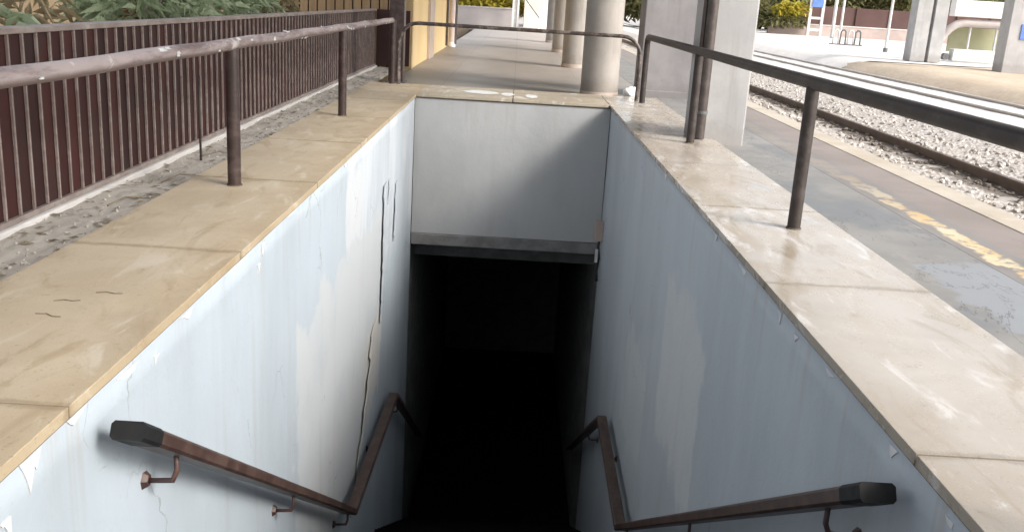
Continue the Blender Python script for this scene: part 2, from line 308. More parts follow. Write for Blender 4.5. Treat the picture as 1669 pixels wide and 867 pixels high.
def tube(bm, pts, r, seg=16, caps=True):
    pts = [Vector(p) for p in pts]; rings = []
    n = None
    for i, p in enumerate(pts):
        a = (p - pts[i - 1]).normalized() if i else None
        b = (pts[i + 1] - p).normalized() if i + 1 < len(pts) else None
        t = ((a or b) + (b or a)).normalized()
        if n is None:
            n = t.orthogonal().normalized()
        n = (n - t * n.dot(t)).normalized(); bn = t.cross(n)
        k = 1.0
        if a and b:
            c = max(0.3, a.dot(t)); k = 1 / c
        rr = r[i] if isinstance(r, (list, tuple)) else r
        ring = []
        # stretch across the mitre plane
        for j in range(seg):
            an = 2 * math.pi * j / seg
            o = n * math.cos(an) * rr + bn * math.sin(an) * rr
            if a and b and k > 1.001:
                ax = (b - a)
                if ax.length > 1e-6:
                    ax.normalize(); o += ax * (o.dot(ax)) * (k - 1)
            ring.append(bm.verts.new(p + o))
        rings.append(ring)
    for i in range(len(rings) - 1):
        for j in range(seg):
            bm.faces.new((rings[i][j], rings[i][(j + 1) % seg], rings[i + 1][(j + 1) % seg], rings[i + 1][j]))
    if caps:
        bm.faces.new(rings[0][::-1]); bm.faces.new(rings[-1])

def arc(c, a, b, r, p0, p1, n=6):     # corner points from direction a to b around corner c (points at distance r)
    out = []
    for i in range(n + 1):
        t = i / n * math.pi / 2
        out.append(Vector(c) + Vector(a) * r * (1 - math.sin(t)) + Vector(b) * r * (1 - math.cos(t)))
    return out

def sweep_yz(bm, x, pts, w, h, round_=0.012):       # flat rail of width w (x) and thickness h following (y,z)
    n = len(pts); P = [Vector((0, p[0], p[1])) for p in pts]; rings = []
    for i, p in enumerate(P):
        a = (p - P[i - 1]).normalized() if i else None
        b = (P[i + 1] - p).normalized() if i + 1 < n else None
        t = ((a or b) + (b or a)).normalized()
        nn = Vector((0, -t.z, t.y)); k = 1 / max(0.4, (a or b).dot(t))
        hw, hh, q = w / 2, h / 2, round_
        prof = [(-hw + q, -hh), (hw - q, -hh), (hw, -hh + q), (hw, hh - q), (hw - q, hh), (-hw + q, hh), (-hw, hh - q), (-hw, -hh + q)]
        rings.append([bm.verts.new(p + Vector((x + u, 0, 0)) + nn * v * k) for u, v in prof])
    for i in range(n - 1):
        for j in range(8):
            bm.faces.new((rings[i][j], rings[i][(j + 1) % 8], rings[i + 1][(j + 1) % 8], rings[i + 1][j]))
    bm.faces.new(rings[0][::-1]); bm.faces.new(rings[-1])

def obj(name, bm, mat, parent=None, bevel=0.0, smooth=False):
    bmesh.ops.recalc_face_normals(bm, faces=bm.faces)
    me = bpy.data.meshes.new(name)
    if parent is not None:
        w = Vector((0, 0, 0)); p = parent
        while p is not None: w += Vector(p.location); p = p.parent
        bmesh.ops.translate(bm, verts=bm.verts, vec=-w)
    bm.to_mesh(me); bm.free()
    o = bpy.data.objects.new(name, me); COL.objects.link(o)
    if mat: me.materials.append(mat)
    if parent is not None: o.parent = parent
    if bevel:
        md = o.modifiers.new('bevel', 'BEVEL'); md.width = bevel; md.segments = 2; md.limit_method = 'ANGLE'; md.angle_limit = R(35)
    if smooth:
        for f in me.polygons: f.use_smooth = True
        if smooth == 'auto':
            md = o.modifiers.new('edge', 'EDGE_SPLIT'); md.split_angle = R(40)
    return o

def B(*boxes):
    bm = bmesh.new()
    for b in boxes: box(bm, *b)
    return bm
def T(pts, r, seg=16):
    bm = bmesh.new(); tube(bm, pts, r, seg); return bm

def tag(o, label, cat, group=None):
    o['label'] = label; o['category'] = cat
    if group: o['group'] = group
    return o
def thing(name, loc, label, cat, group=None):
    e = bpy.data.objects.new(name, None); COL.objects.link(e); e.location = loc
    return tag(e, label, cat, group)
def struct(name, bm, mat, kind='structure', bevel=0, smooth=False):
    o = obj(name, bm, mat, None, bevel, smooth); o['kind'] = kind; return o
def copy_part(o, parent, off):
    c = o.copy(); c.parent = parent; c.location = Vector(o.location) + Vector(off); COL.objects.link(c); return c

def sheet(x0, x1, y0, y1, z):
    bm = bmesh.new()
    bm.faces.new([bm.verts.new(p) for p in ((x0, y0, z), (x1, y0, z), (x1, y1, z), (x0, y1, z))])
    return bm
def grid(x0, x1, y0, y1, nx, ny, zf):
    bm = bmesh.new()
    V = [[bm.verts.new((x0 + (x1 - x0) * i / nx, y0 + (y1 - y0) * j / ny, zf(x0 + (x1 - x0) * i / nx, y0 + (y1 - y0) * j / ny))) for j in range(ny + 1)] for i in range(nx + 1)]
    for i in range(nx):
        for j in range(ny): bm.faces.new((V[i][j], V[i + 1][j], V[i + 1][j + 1], V[i][j + 1]))
    return bm
def rnd(a, b): return random.uniform(a, b)

# ------------------------------------------------------------------ camera
f_px, pitch, roll, yaw = 1550.0, 0.27089394516972354, 0.06025175661034874, 0.009026420061649212
cy, sy = math.cos(yaw), math.sin(yaw)
fwd = Vector((sy * math.cos(pitch), cy * math.cos(pitch), -math.sin(pitch)))
rt = Vector((cy, -sy, 0)); up = rt.cross(fwd)
Rv = rt * math.cos(roll) + up * math.sin(roll); Uv = -rt * math.sin(roll) + up * math.cos(roll)
cam = bpy.data.cameras.new('camera'); co = bpy.data.objects.new('camera', cam); COL.objects.link(co)
co.matrix_world = Matrix(((Rv.x, Uv.x, -fwd.x, 0), (Rv.y, Uv.y, -fwd.y, 0), (Rv.z, Uv.z, -fwd.z, 1.46), (0, 0, 0, 1)))
cam.sensor_width = 36; cam.lens = f_px / 1669 * 36; cam.clip_end = 3000; cam.clip_start = 0.05
S.camera = co

# ------------------------------------------------------------------ light
EL, AZ = R(36), R(122)          # azimuth clockwise from +Y: light comes from the track side, a little from behind
sd = Vector((math.sin(AZ) * math.cos(EL), math.cos(AZ) * math.cos(EL), math.sin(EL)))
w = bpy.data.worlds.new('World'); S.world = w; w.use_nodes = True
nt = w.node_tree; bg = nt.nodes['Background']; sk = nt.nodes.new('ShaderNodeTexSky'); sk.sky_type = 'NISHITA'
sk.sun_disc = False; sk.sun_elevation = EL; sk.sun_rotation = AZ; sk.dust_density = 4.0; sk.air_density = 1.0; sk.ozone_density = 1.0
hs = nt.nodes.new('ShaderNodeHueSaturation'); hs.inputs['Saturation'].default_value = 0.35      # thin overcast: a greyer sky
nt.links.new(sk.outputs[0], hs.inputs['Color']); nt.links.new(hs.outputs[0], bg.inputs[0]); bg.inputs[1].default_value = 0.135
sl = bpy.data.lights.new('sun', 'SUN'); sl.energy = 1.1; sl.angle = R(15); sl.color = (1.0, 0.95, 0.88)
so = bpy.data.objects.new('sun', sl); COL.objects.link(so); so.rotation_euler = sd.to_track_quat('Z', 'Y').to_euler()
S.view_settings.view_transform = 'Standard'; S.view_settings.look = 'None'
S.view_settings.exposure = 1.30; S.view_settings.gamma = 1.0
S.cycles.max_bounces = 8; S.cycles.diffuse_bounces = 5; S.cycles.use_denoising = True

# ------------------------------------------------------------------ ground and platform
def ring_ground():
    bm = bmesh.new(); xs = (-1500, -2.2, 2.2, 1500); ys = (-1500, 1.0, 15.0, 2500); z = -0.72
    V = [[bm.verts.new((x, y, z)) for y in ys] for x in xs]
    for i in range(3):
        for j in range(3):
            if (i, j) != (1, 1): bm.faces.new((V[i][j], V[i + 1][j], V[i + 1][j + 1], V[i][j + 1]))
    return bm
struct('ground', ring_ground(), MT['earth'])
struct('platform', B((2.34, 3.12, -44, 90, -0.74, 0)), MT['asphalt'])
struct('platform_landing', B((-2.33, 2.33, -44, 0.89, -0.74, -0.004), (-1.45, 1.45, 0.891, 1.6, -0.46, -0.004)), MT['asphalt'])
struct('painted_line', B((3.121, 3.46, -44, 90, -0.74, 0.001)), MT['yellow'])
struct('platform_band', B((3.461, 3.88, -44, 90, -0.74, -0.001)), MT['band'])
for k in range(17):
    pass
struct('platform_edge', B(*[(3.883, 4.17, -6 + 1.5 * k + 0.004, -6 + 1.5 * k + 1.494, -0.74, 0.006) for k in range(64)]), MT['kerbstone'], bevel=0.008)
struct('paving', B((-2.14, 2.335, 15.81, 90, -0.46, 0.0)), MT['paving'])
# left strip of dirt between coping and fence
def dz(x, y):
    v = Vector((x * 3.0, y * 1.6, 0.3))
    return 0.012 + 0.017 * mnoise.fractal(v, 0.9, 2.0, 5) + 0.005 * mnoise.noise(v * 6) + 0.035 * max(0, (-2.62 - x)) 
struct('dirt_strip', grid(-2.86, -2.335, 0.5, 19.7, 26, 420, dz), MT['rubble'], smooth=True)
struct('garden_soil', B((-40, -2.865, -12, 120, -0.46, -0.01)), MT['soil'])
def far_h(x, y): 
    t = max(0.0, min(1.0, (y - 42) / 48)); return -0.12 - 0.62 * max(0, 1 - max(0, x - 13.6) / 1.2) + 0.22 * t * t * (3 - 2 * t) + 0.03 * mnoise.noise(Vector((x * .3, y * .3, 0)))
struct('sand_bank', grid(13.75, 70, 14, 42.6, 80, 50, lambda x, y: -0.13 + 0.10 * mnoise.fractal(Vector((x * .35, y * .25, 0)), 1, 2, 4) - 0.6 * max(0, 1 - (x - 13.75) / 0.9)), MT['sand'], smooth=True)
struct('yard', grid(13.6, 130, 42.0, 150, 140, 60, far_h), MT['pale_yard'], smooth=True)
struct('track_bed', grid(4.18, 9.2, -8, 160, 24, 500, lambda x, y: -0.57 + .14 * max(0, min(1, (x - 6.9) / 1.5)) + 0.03 * mnoise.noise(Vector((x * 2, y * 1.2, 0)))), MT['ballast'], smooth=True)
struct('far_track_bed', grid(9.2, 13.74, -8, 160, 10, 160, lambda x, y: -0.45 + 0.02 * mnoise.noise(Vector((x, y, 0)))), MT['ballast_far'], smooth=True)
def rocks(n, fx, fy, zf, s0, s1):
    bm = bmesh.new()
    for k in range(n):
        x, y = fx(), fy(); s = rnd(s0, s1)
        M = Matrix.Translation((x, y, zf(x, y) + s * 0.25)) @ Matrix.Rotation(rnd(0, 6.3), 4, 'Z') @ Matrix.Rotation(rnd(0, 3), 4, 'X') @ Matrix.Diagonal((s, s * rnd(.6, 1), s * rnd(.45, .8), 1))
        r = bmesh.ops.create_icosphere(bm, subdivisions=1, radius=1, matrix=M)
        for v in r['verts']: v.co += Vector((rnd(-1, 1), rnd(-1, 1), rnd(-1, 1))) * s * 0.22
    return bm
struct('ballast_stones', rocks(5200, lambda: rnd(4.25, 8.6), lambda: 6 + 34 * random.random() ** 1.7, lambda x, y: -0.575 + .12 * max(0, min(1, (x - 6.9) / 1.5)), 0.03, 0.065), MT['ballast'], 'stuff')
struct('rubble_stones', rocks(650, lambda: -2.36 - 0.44 * random.random() ** 1.2, lambda: 3 + 15 * random.random() ** 1.5, dz, 0.004, 0.014), MT['rubble'], 'stuff')

# ------------------------------------------------------------------ railway tracks
def track(x0, label, n, y0, y1, zb, mat, cut=0.0):
    t = thing('railway_track', (x0, y0, zb), label, 'railway track')
    for x in (x0 - 0.725, x0 + 0.725):
        o = obj('rail', B((x - 0.07, x + 0.07, y0, y1, zb, zb + .02), (x - 0.012, x + 0.012, y0, y1, zb + .02, zb + .115 - cut), (x - 0.037, x + 0.037, y0, y1, zb + .115 - cut, zb + .155 - cut)), mat, t)
    s0 = obj('sleeper', B((x0 - 1.3, x0 + 1.3, y0 + 0.3, y0 + 0.53, zb - .1, zb + .004)), MT['sleeper'], t, bevel=0.01)
    for k in range(1, n): copy_part(s0, t, (0, 0.62 * k, 0))
track(5.94, 'nearest railway track beside the platform edge with a dark rusty rail', 90, 4, 130, -0.575, MT['steel_rail'])
track(12.45, 'farther railway track beside the sandy bank beyond the pale ballast', 90, 14, 140, -0.47, MT['rail_pale'], 0.06)

# ------------------------------------------------------------------ stairwell walls and copings
def flake(bm, pts, width, lift, side, far_lift=0.0, th=0.006):
    x = side * 1.46; rows = []
    for i, (y, z) in enumerate(pts):
        e = width * (0.8 + 0.4 * mnoise.noise(Vector((i * 0.7, 2.2, y))))
        l = lift * (0.6 + 0.4 * math.sin(math.pi * i / max(1, len(pts) - 1)))
        rows.append([(x - side * (l + th), y, z), (x - side * l, y, z), (x - side * (l * 0.25 + far_lift + th), y + e * 0.5, z), (x + side * 0.004, y + e, z)])
    R_ = [[bm.verts.new(p) for p in r] for r in rows]
    for i in range(len(R_) - 1):
        a, b = R_[i], R_[i + 1]
        bm.faces.new((a[0], b[0], b[2], a[2])); bm.faces.new((a[2], b[2], b[3], a[3])); bm.faces.new((a[0], a[1], b[1], b[0]))
        bm.faces.new((a[1], b[1], b[3], a[3]))
    for r in (R_[0], R_[-1]): bm.faces.new((r[0], r[1], r[3], r[2]))
def jag(pts, n=4, a=0.05):
    out = []
    for i in range(len(pts) - 1):
        for k in range(n):
            t = k / n
            out.append((pts[i][0] * (1 - t) + pts[i + 1][0] * t + rnd(-a, a) * (0 if k == 0 and i == 0 else 1), pts[i][1] * (1 - t) + pts[i + 1][1] * t))
    out.append(pts[-1]); return out
def chip(bm, side, y, z, w, h, n=11):      # thin chip of bare plaster on the wall
    x = side * (1.46 - 0.001); m = random.choice((3, 4, 5, 6)); top = z + h * 0.5; vs = [(y + w, top), (y - w, top)]
    pk = rnd(.15, .85)
    for i in range(m):
        t = (i + rnd(.1, .9)) / m
        d = max(0.08, 1 - abs(t - pk) * rnd(1.6, 3.2)) * rnd(.6, 1.1)
        vs.append((y - w + 2 * w * t, top - 0.008 - 1.4 * h * d))
    A = [bm.verts.new((x - side * 0.004, p[0], p[1])) for p in vs]; Bv = [bm.verts.new((x + side * 0.004, p[0], p[1])) for p in vs]
    n = len(vs); bm.faces.new(A)
    for i in range(n): bm.faces.new((A[i], A[(i + 1) % n], Bv[(i + 1) % n], Bv[i]))

YJ = [0.9, 2.95, 5.0, 7.05, 9.1, 11.15, 13.2, 15.8]
def side_wall(side, mat, cmat, label):
    x0, x1 = sorted((side * 1.46, side * 2.32))
    bm = bmesh.new()
    # gridded face towards the stairs so the old plaster can sag a little
    nx, nz = 120, 60; ya, yb, za, zb = 0.9, 14.25, -7.9, 0.0
    V = [[bm.verts.new((side * (1.46 + 0.006 * mnoise.noise(Vector((ya + (yb - ya) * i / nx, (za + (zb - za) * j / nz) * .8, side * 5.)))), ya + (yb - ya) * i / nx, za + (zb - za) * j / nz)) for j in range(nz + 1)] for i in range(nx + 1)]
    for i in range(nx):
        for j in range(nz): bm.faces.new((V[i][j], V[i + 1][j], V[i + 1][j + 1], V[i][j + 1]))
    X = side * 2.32
    c = [bm.verts.new((X, y, z)) for (y, z) in ((ya, za), (yb, za), (yb, zb), (ya, zb))]
    bm.faces.new(c)
    bm.faces.new([V[i][nz] for i in range(nx + 1)] + [c[2], c[3]])
    bm.faces.new([V[i][0] for i in range(nx + 1)] + [c[1], c[0]])
    bm.faces.new([V[0][j] for j in range(nz + 1)] + [c[3], c[0]])
    bm.faces.new([V[nx][j] for j in range(nz + 1)] + [c[2], c[1]])
    wall = obj('stairwell_wall', bm, mat, None)
    for p in wall.data.polygons: p.use_smooth = len(p.vertices) == 4 and p.area < 0.1
    tag(wall, label, 'wall')
    obj('mortar_bed', B((min(side * 1.452, side * 2.31), max(side * 1.452, side * 2.31), 0.92, 15.75, 0.001, 0.018)), MT['mortar'], wall)
    for a, b in zip(YJ[:-1], YJ[1:]):
        xa, xb = sorted((side * 1.435, side * 2.345)); j = rnd(-0.0015, 0.0015)
        obj('coping_slab', B((xa, xb, a + 0.006, b - 0.006, 0.019, 0.062 + j)), cmat, wall, bevel=0.0025)
    return wall
wl = side_wall(-1, MT['wall_l'], MT['marble_l'], 'pale blue flaking stairwell wall under the ochre coping on the fence side')
wr = side_wall(1, MT['wall_r'], MT['marble_r'], 'shaded blue grey stairwell wall under the pale coping on the track side')
bm = bmesh.new()
flake(bm, jag([(10.9, -0.70), (10.86, -1.2), (10.84, -1.8), (10.80, -2.35)], 9, 0.035), 0.8, 0.026, -1)
flake(bm, jag([(12.05, -0.88), (11.98, -1.3), (11.95, -1.62)], 7, 0.05), 0.5, 0.018, -1)
flake(bm, jag([(11.35, -0.72), (11.3, -1.0)], 3, 0.03), 0.3, 0.016, -1)
obj('loose_plaster', bm, MT['wall_l'], wl)
bm = bmesh.new()
flake(bm, jag([(10.25, -2.20), (10.0, -2.45), (9.85, -2.8), (9.5, -3.1), (9.2, -3.4), (8.9, -3.85)], 4, 0.09), 0.45, 0.022, -1)
obj('loose_plaster', bm, MT['flake_tan'], wl)
bm = bmesh.new()
for (y, z, w_, h_) in [(5.56, -0.06, .05, .07), (5.46, -0.16, .03, .05), (2.72, -0.05, .07, .09), (3.05, -0.02, .08, .03), (3.48, -0.04, .10, .035), (4.18, -0.03, .09, .03), (5.0, -.012, .20, .012), (6.3, -0.01, .16, .014), (7.5, -.012, .22, .016), (2.55, -.16, .03, .05), (8.4, -.03, .1, .04), (3.8, -.09, .03, .03)]:
    chip(bm, -1, y, z, w_, h_)
obj('bare_plaster', bm, MT['flake'], wl)
bm = bmesh.new()
for (y, z, w_, h_) in [(8.81, -0.02, .11, .07), (6.43, -0.03, .06, .045), (4.75, -0.04, .045, .045), (4.43, -0.05, .03, .025), (3.17, -0.04, .04, .04), (3.9, -.03, .06, .02), (5.6, -.03, .1, .02), (2.7, -.05, .03, .03)]:
    chip(bm, 1, y, z, w_, h_)
obj('bare_plaster', bm, MT['flake'], wr)

# end wall with its lintel and coping
we = obj('stairwell_end_wall', B((-1.453, 1.453, 14.25, 15.78, -2.05, 0.0)), MT['wall_e'])
tag(we, 'grey wall closing the stairwell above the dark underpass opening', 'wall')
obj('lintel', B((-1.452, 1.452, 14.20, 15.0, -2.225, -2.055)), MT['lintel'], we, bevel=0.008)
obj('mortar_bed', B((-1.44, 1.44, 14.24, 15.75, 0.002, 0.017)), MT['mortar'], we)
for a, b in ((-1.43, -0.01), (0.0, 1.43)):
    obj('coping_slab', B((a, b - 0.004, 14.225, 15.8, 0.0185, 0.0635)), MT['marble_e'], we, bevel=0.006)
bm = bmesh.new()
for (x0, x1, yy) in ((-0.80, -0.22, 15.0), (-0.20, 0.02, 14.9), (0.18, 0.38, 14.8)):
    n = 16; vs = []
    for i in range(n):
        a = 2 * math.pi * i / n; r = 1 + 0.3 * mnoise.noise(Vector((math.cos(a) * 2, math.sin(a) * 2, x0 * 9)))
        vs.append(bm.verts.new(((x0 + x1) / 2 + (x1 - x0) / 2 * r * math.cos(a), yy + 0.28 * r * math.sin(a), 0.068)))
    bm.faces.new(vs)
obj('paint_spill', bm, MT['flake'], we)

# underpass beyond the opening
ps = thing('underpass_passage', (0, 15, -7.56), 'black unlit pedestrian underpass behind the opening at the stair foot', 'underpass')
obj('wall', B((-2.3, -1.47, 14.26, 26, -7.9, -0.6)), MT['passage'], ps)
obj('wall', B((1.47, 2.3, 14.26, 26, -7.9, -0.6)), MT['passage'], ps)
obj('wall', B((-1.47, 1.47, 24, 26, -7.9, -0.6)), MT['passage'], ps)
obj('ceiling', B((-1.468, 1.468, 15.01, 23.99, -2.6, -2.2)), MT['passage'], ps)

# stairs
def flight(y0, z0, n, rise, tread):
    bm = bmesh.new(); prof = []; y, z = y0, z0
    for k in range(n):
        prof.append((y, z)); z -= rise; prof.append((y, z)); y += tread
    prof.append((y, z)); prof.append((y, z - 0.4)); prof.append((y0, z0 - rise * 1 - 0.4))
    A = [bm.verts.new((-1.455, p[0], p[1])) for p in prof]; Bv = [bm.verts.new((1.455, p[0], p[1])) for p in prof]
    bm.faces.new(A); bm.faces.new(Bv[::-1]); m = len(prof)
    for i in range(m): bm.faces.new((A[i], Bv[i], Bv[(i + 1) % m], A[(i + 1) % m]))
    return bm
st = thing('staircase', (0, 1.6, -0.5), 'dark steps going down between the two painted walls into the underpass', 'staircase')
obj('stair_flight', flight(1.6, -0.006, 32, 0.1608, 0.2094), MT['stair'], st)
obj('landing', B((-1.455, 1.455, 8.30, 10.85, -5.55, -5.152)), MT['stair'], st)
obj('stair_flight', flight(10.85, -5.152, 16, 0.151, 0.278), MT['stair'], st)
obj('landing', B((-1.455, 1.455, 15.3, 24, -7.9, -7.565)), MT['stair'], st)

# handrails along the stairs
def handrail(side, pts, brs, label):
    x = side * 1.325
    t = thing('stair_handrail', (x, pts[0][0], pts[0][1]), label, 'handrail', 'handrails on the stairwell walls')
    d = (Vector(pts[1]) - Vector(pts[0])).normalized(); c0 = Vector(pts[0]) + d * 0.2
    bm = bmesh.new(); sweep_yz(bm, x, [tuple(c0)] + pts[1:], 0.122, 0.066); obj('rail', bm, MT['handrail'], t)
    bm = bmesh.new(); sweep_yz(bm, x, [pts[0], tuple(c0)], 0.126, 0.070); obj('end_cap', bm, MT['cap'], t)
    def zat(y):
        for a, b in zip(pts[:-1], pts[1:]):
            if a[0] <= y <= b[0]: return a[1] + (b[1] - a[1]) * (y - a[0]) / (b[0] - a[0])
    for y in brs:
        z = zat(y) - 0.03
        bk = obj('bracket', T([(x, y, z), (x, y, z - 0.075), (x - side * -0.015, y - .01, z - 0.115), (side * 1.44, y - .015, z - 0.12)], 0.011, 10), MT['bracket'], t, smooth=True)
        bm = bmesh.new()
        tube(bm, [(side * 1.459, y - .015, z - 0.12), (side * 1.437, y - .015, z - 0.12)], [0.042, 0.026], 6)
        obj('wall_plate', bm, MT['bracket'], bk)
    return t
handrail(-1, [(3.15, -0.115), (8.15, -3.33), (11.4, -3.53), (15.6, -6.1)], [3.62, 5.75, 7.95, 10.0, 11.9], 'brown stair handrail on the pale sunlit wall with peeling plaster')
handrail(1, [(2.94, -0.085), (8.55, -3.58), (10.9, -3.46), (15.2, -6.0)], [3.35, 5.6, 8.1, 10.2, 12.2], 'brown stair handrail on the shaded wall beside the tracks')

# box and cable at the lintel corner
jb = thing('junction_box', (1.40, 13.85, -1.85), 'small grey brown electrical box in the corner beside the lintel with dangling cable', 'electrical box')
obj('casing', B((1.33, 1.458, 13.80, 13.95, -1.92, -1.62)), MT['pink_trim'], jb, bevel=0.01)
obj('cable', T([(1.41, 13.87, -1.92), (1.40, 13.86, -2.0), (1.425, 13.87, -2.2), (1.40, 13.86, -2.38), (1.42, 13.87, -2.55)], 0.020, 8), MT['stake'], jb, smooth=True)
obj('clip', B((1.36, 1.40, 13.82, 13.86, -2.25, -2.05)), MT['flake'], jb)

# ------------------------------------------------------------------ guard railings on the copings
def post(t, x, y, r, ztop, mat, z0=0.062):
    p = obj('post', T([(x, y, z0), (x, y, ztop)], r, 20), mat, t, smooth='auto')
    bm = bmesh.new(); tube(bm, [(x, y, z0 + 0.001), (x, y, z0 + 0.010)], [r + 0.008, r + 0.006], 18); obj('base_collar', bm, MT['mortar'], p)
    return p
g1 = thing('guard_rail', (-1.98, 6.7, 0.06), 'flaking mauve tube railing on the ochre coping beside the bar fence', 'railing', 'tube railings round the stairwell')
pts = [Vector((-1.98, 1.2 + k * 0.5, 1.058 + 0.004 * math.sin(k * 1.7))) for k in range(29)] + [Vector((-1.98, 15.45, 1.058))]
obj('rail', T(pts, 0.042, 20), MT['rail_flaked'], g1, smooth='auto')
bm = bmesh.new()
for k in range(26):          # curled scraps of lifted paint on the tube
    y = 3.6 + 11 * random.random() ** 1.5; a0 = rnd(-0.9, 1.3); L = rnd(.03, .11); wd = rnd(.25, .6); rr = 0.0425 + rnd(.001, .004); n = 5; A = []; Bq = []
    for i in range(n + 1):
        a = a0 + wd * (i / n - .5) * rnd(.8, 1.2); e0, e1 = rnd(-.012, .012), rnd(-.02, .02); lift = rr + (0.004 if i in (0, n) else 0)
        A.append(bm.verts.new((-1.98 + lift * math.cos(a), y + e0, 1.058 + lift * math.sin(a)))); Bq.append(bm.verts.new((-1.98 + (lift + .002) * math.cos(a), y + L + e1, 1.058 + (lift + .002) * math.sin(a))))
    for i in range(n): bm.faces.new((A[i], A[i + 1], Bq[i + 1], Bq[i]))
obj('peeling_paint', bm, MT['flake'], g1)
for y in (2.4, 6.78, 11.13, 15.62): post(g1, -1.98, y, 0.048, 1.03 if y < 15 else 1.06, MT['post_brown'])
g2 = thing('guard_rail', (1.98, 6.4, 0.06), 'dark brown tube railing on the pale coping beside the tracks', 'railing', 'tube railings round the stairwell')
rp = [Vector((1.985, 1.0, 1.055)), Vector((1.985, 4.0, 1.056)), Vector((1.985, 8.0, 1.053)), Vector((1.985, 12.0, 1.056))] + arc((1.985, 14.85, 1.055), (0, -1, 0), (0, 0, -1), 0.13, 0, 0) + [Vector((1.985, 14.85, 0.062))]
obj('rail', T(rp, 0.045, 20), MT['rail_dark'], g2, smooth='auto')
for y in (2.2, 6.42, 10.55): post(g2, 1.985, y, 0.045, 1.03, MT['rail_dark'])
g3 = thing('guard_rail', (0, 15.3, 0.06), 'thin brown hoop railing with rounded corners across the end wall', 'railing', 'tube railings round the stairwell')
hp = [Vector((-1.87, 15.62, 0.063))] + [Vector((-1.87, 15.62, 0.75))] + arc((-1.87, 15.62, 1.035), (0, 0, -1), (0.993, -0.12, 0), 0.30, 0, 0) \
   + arc((1.93, 15.12, 1.035), (-0.993, 0.12, 0), (0, 0, -1), 0.30, 0, 0) + [Vector((1.93, 15.12, 0.063))]
obj('rail', T(hp, 0.030, 18), MT['hoop'], g3, smooth='auto')

# ------------------------------------------------------------------ bar fence on the dirt strip
fx = -2.83
fe = thing('bar_fence', (fx, 10, 0.0), 'low maroon fence of deep upright flat bars along the dirt strip', 'fence')
p0 = obj('bar', B((fx - 0.018, fx, 3.6, 3.616, 0.09, 1.118)), MT['picket'], fe, bevel=0.002)
for k in range(1, 97):
    c = copy_part(p0, fe, (0, 0.165 * k, 0)); c.rotation_euler = (rnd(-.003, .003), 0, rnd(-0.02, 0.02)) if False else (0, 0, 0)
obj('top_rail', B((fx - 0.10, fx + 0.012, 3.4, 19.65, 1.119, 1.155)), MT['fence_rail'], fe, bevel=0.006)
obj('bottom_rail', B((fx - 0.095, fx + 0.006, 3.4, 19.65, 0.055, 0.089)), MT['fence_rail'], fe, bevel=0.004)
obj('back_sheet', B((fx - 0.026, fx - 0.020, 3.4, 19.65, 0.09, 1.118)), MT['sheet'], fe)
obj('return_panel', B((fx + 0.014, -2.15, 19.60, 19.64, 0.06, 1.15)), MT['sheet'], fe)
obj('kerb', B((fx - 0.12, fx + 0.035, 3.4, 19.65, -0.04, 0.054)), MT['concrete'], fe, bevel=0.012)
sk_ = tag(obj('metal_stake', T([(-2.60, 7.95, 0.0), (-2.62, 8.0, 0.36), (-2.605, 7.97, 0.72)], 0.010, 8), MT['stake'], smooth=True), 'thin dark metal rod standing upright in the dirt by the bar fence', 'stake')

# litter on the dirt strip and twigs on the coping
def litter(n, fx_, fy_, zf, s0, s1):
    bm = bmesh.new()
    for k in range(n):
        x, y = fx_(), fy_(); s = rnd(s0, s1); a = rnd(0, 6.3); w_ = s * rnd(.18, .4)
        z = zf(x, y) + 0.008; d = Vector((math.cos(a), math.sin(a), rnd(-.15, .25))); q = Vector((-math.sin(a), math.cos(a), rnd(-.4, .4)))
        c = Vector((x, y, z)); up_ = Vector((0, 0, s * .15))
        vs = [bm.verts.new(p) for p in (c - d * s, c + q * w_ + up_, c + d * s, c - q * w_ + up_ * 0.3)]
        bm.faces.new((vs[0], vs[1], vs[2])); bm.faces.new((vs[0], vs[2], vs[3]))
    return bm
struct('leaf_litter', litter(420, lambda: -2.37 - 0.45 * random.random(), lambda: 2.5 + 16 * random.random() ** 1.4, dz, 0.012, 0.05), MT['litter'], 'stuff')
for i, (a, b) in enumerate((((-2.55, 6.9), (-2.42, 7.25)), ((-2.62, 6.1), (-2.5, 6.35)), ((-2.66, 8.1), (-2.40, 8.25)))):
    o = obj('twig', T([(a[0], a[1], dz(*a) + .012), ((a[0] + b[0]) / 2, (a[1] + b[1]) / 2 + .03, dz(*a) + .04), (b[0], b[1], dz(*b) + .014)], 0.006, 6), MT['bark'])
    tag(o, ['short dry twig lying in the dirt by the fence, middle one', 'dry twig lying in the dirt nearest the viewer', 'dry twig lying in the dirt beside the thin metal rod'][i], 'twig', 'twigs on the dirt strip')
for i, (x, y, a, l) in enumerate(((-1.93, 4.02, .25, .055), (-1.80, 4.16, .1, .06), (-1.92, 3.82, -.2, .06))):
    d = Vector((math.cos(a), math.sin(a), 0)) * l; c = Vector((x, y, 0.066)); e = Vector((-d.y, d.x, 0)) * .25
    o = obj('twig', T([c - d, c - d * .3 + e, c + d * .4 - e * .4, c + d], 0.0022, 6), MT['bark'])
    tag(o, ['small bent dark twig on the ochre coping, middle of three', 'small dark twig on the ochre coping, farthest of three', 'small dark twig on the ochre coping, nearest of three'][i], 'twig', 'twigs on the coping')

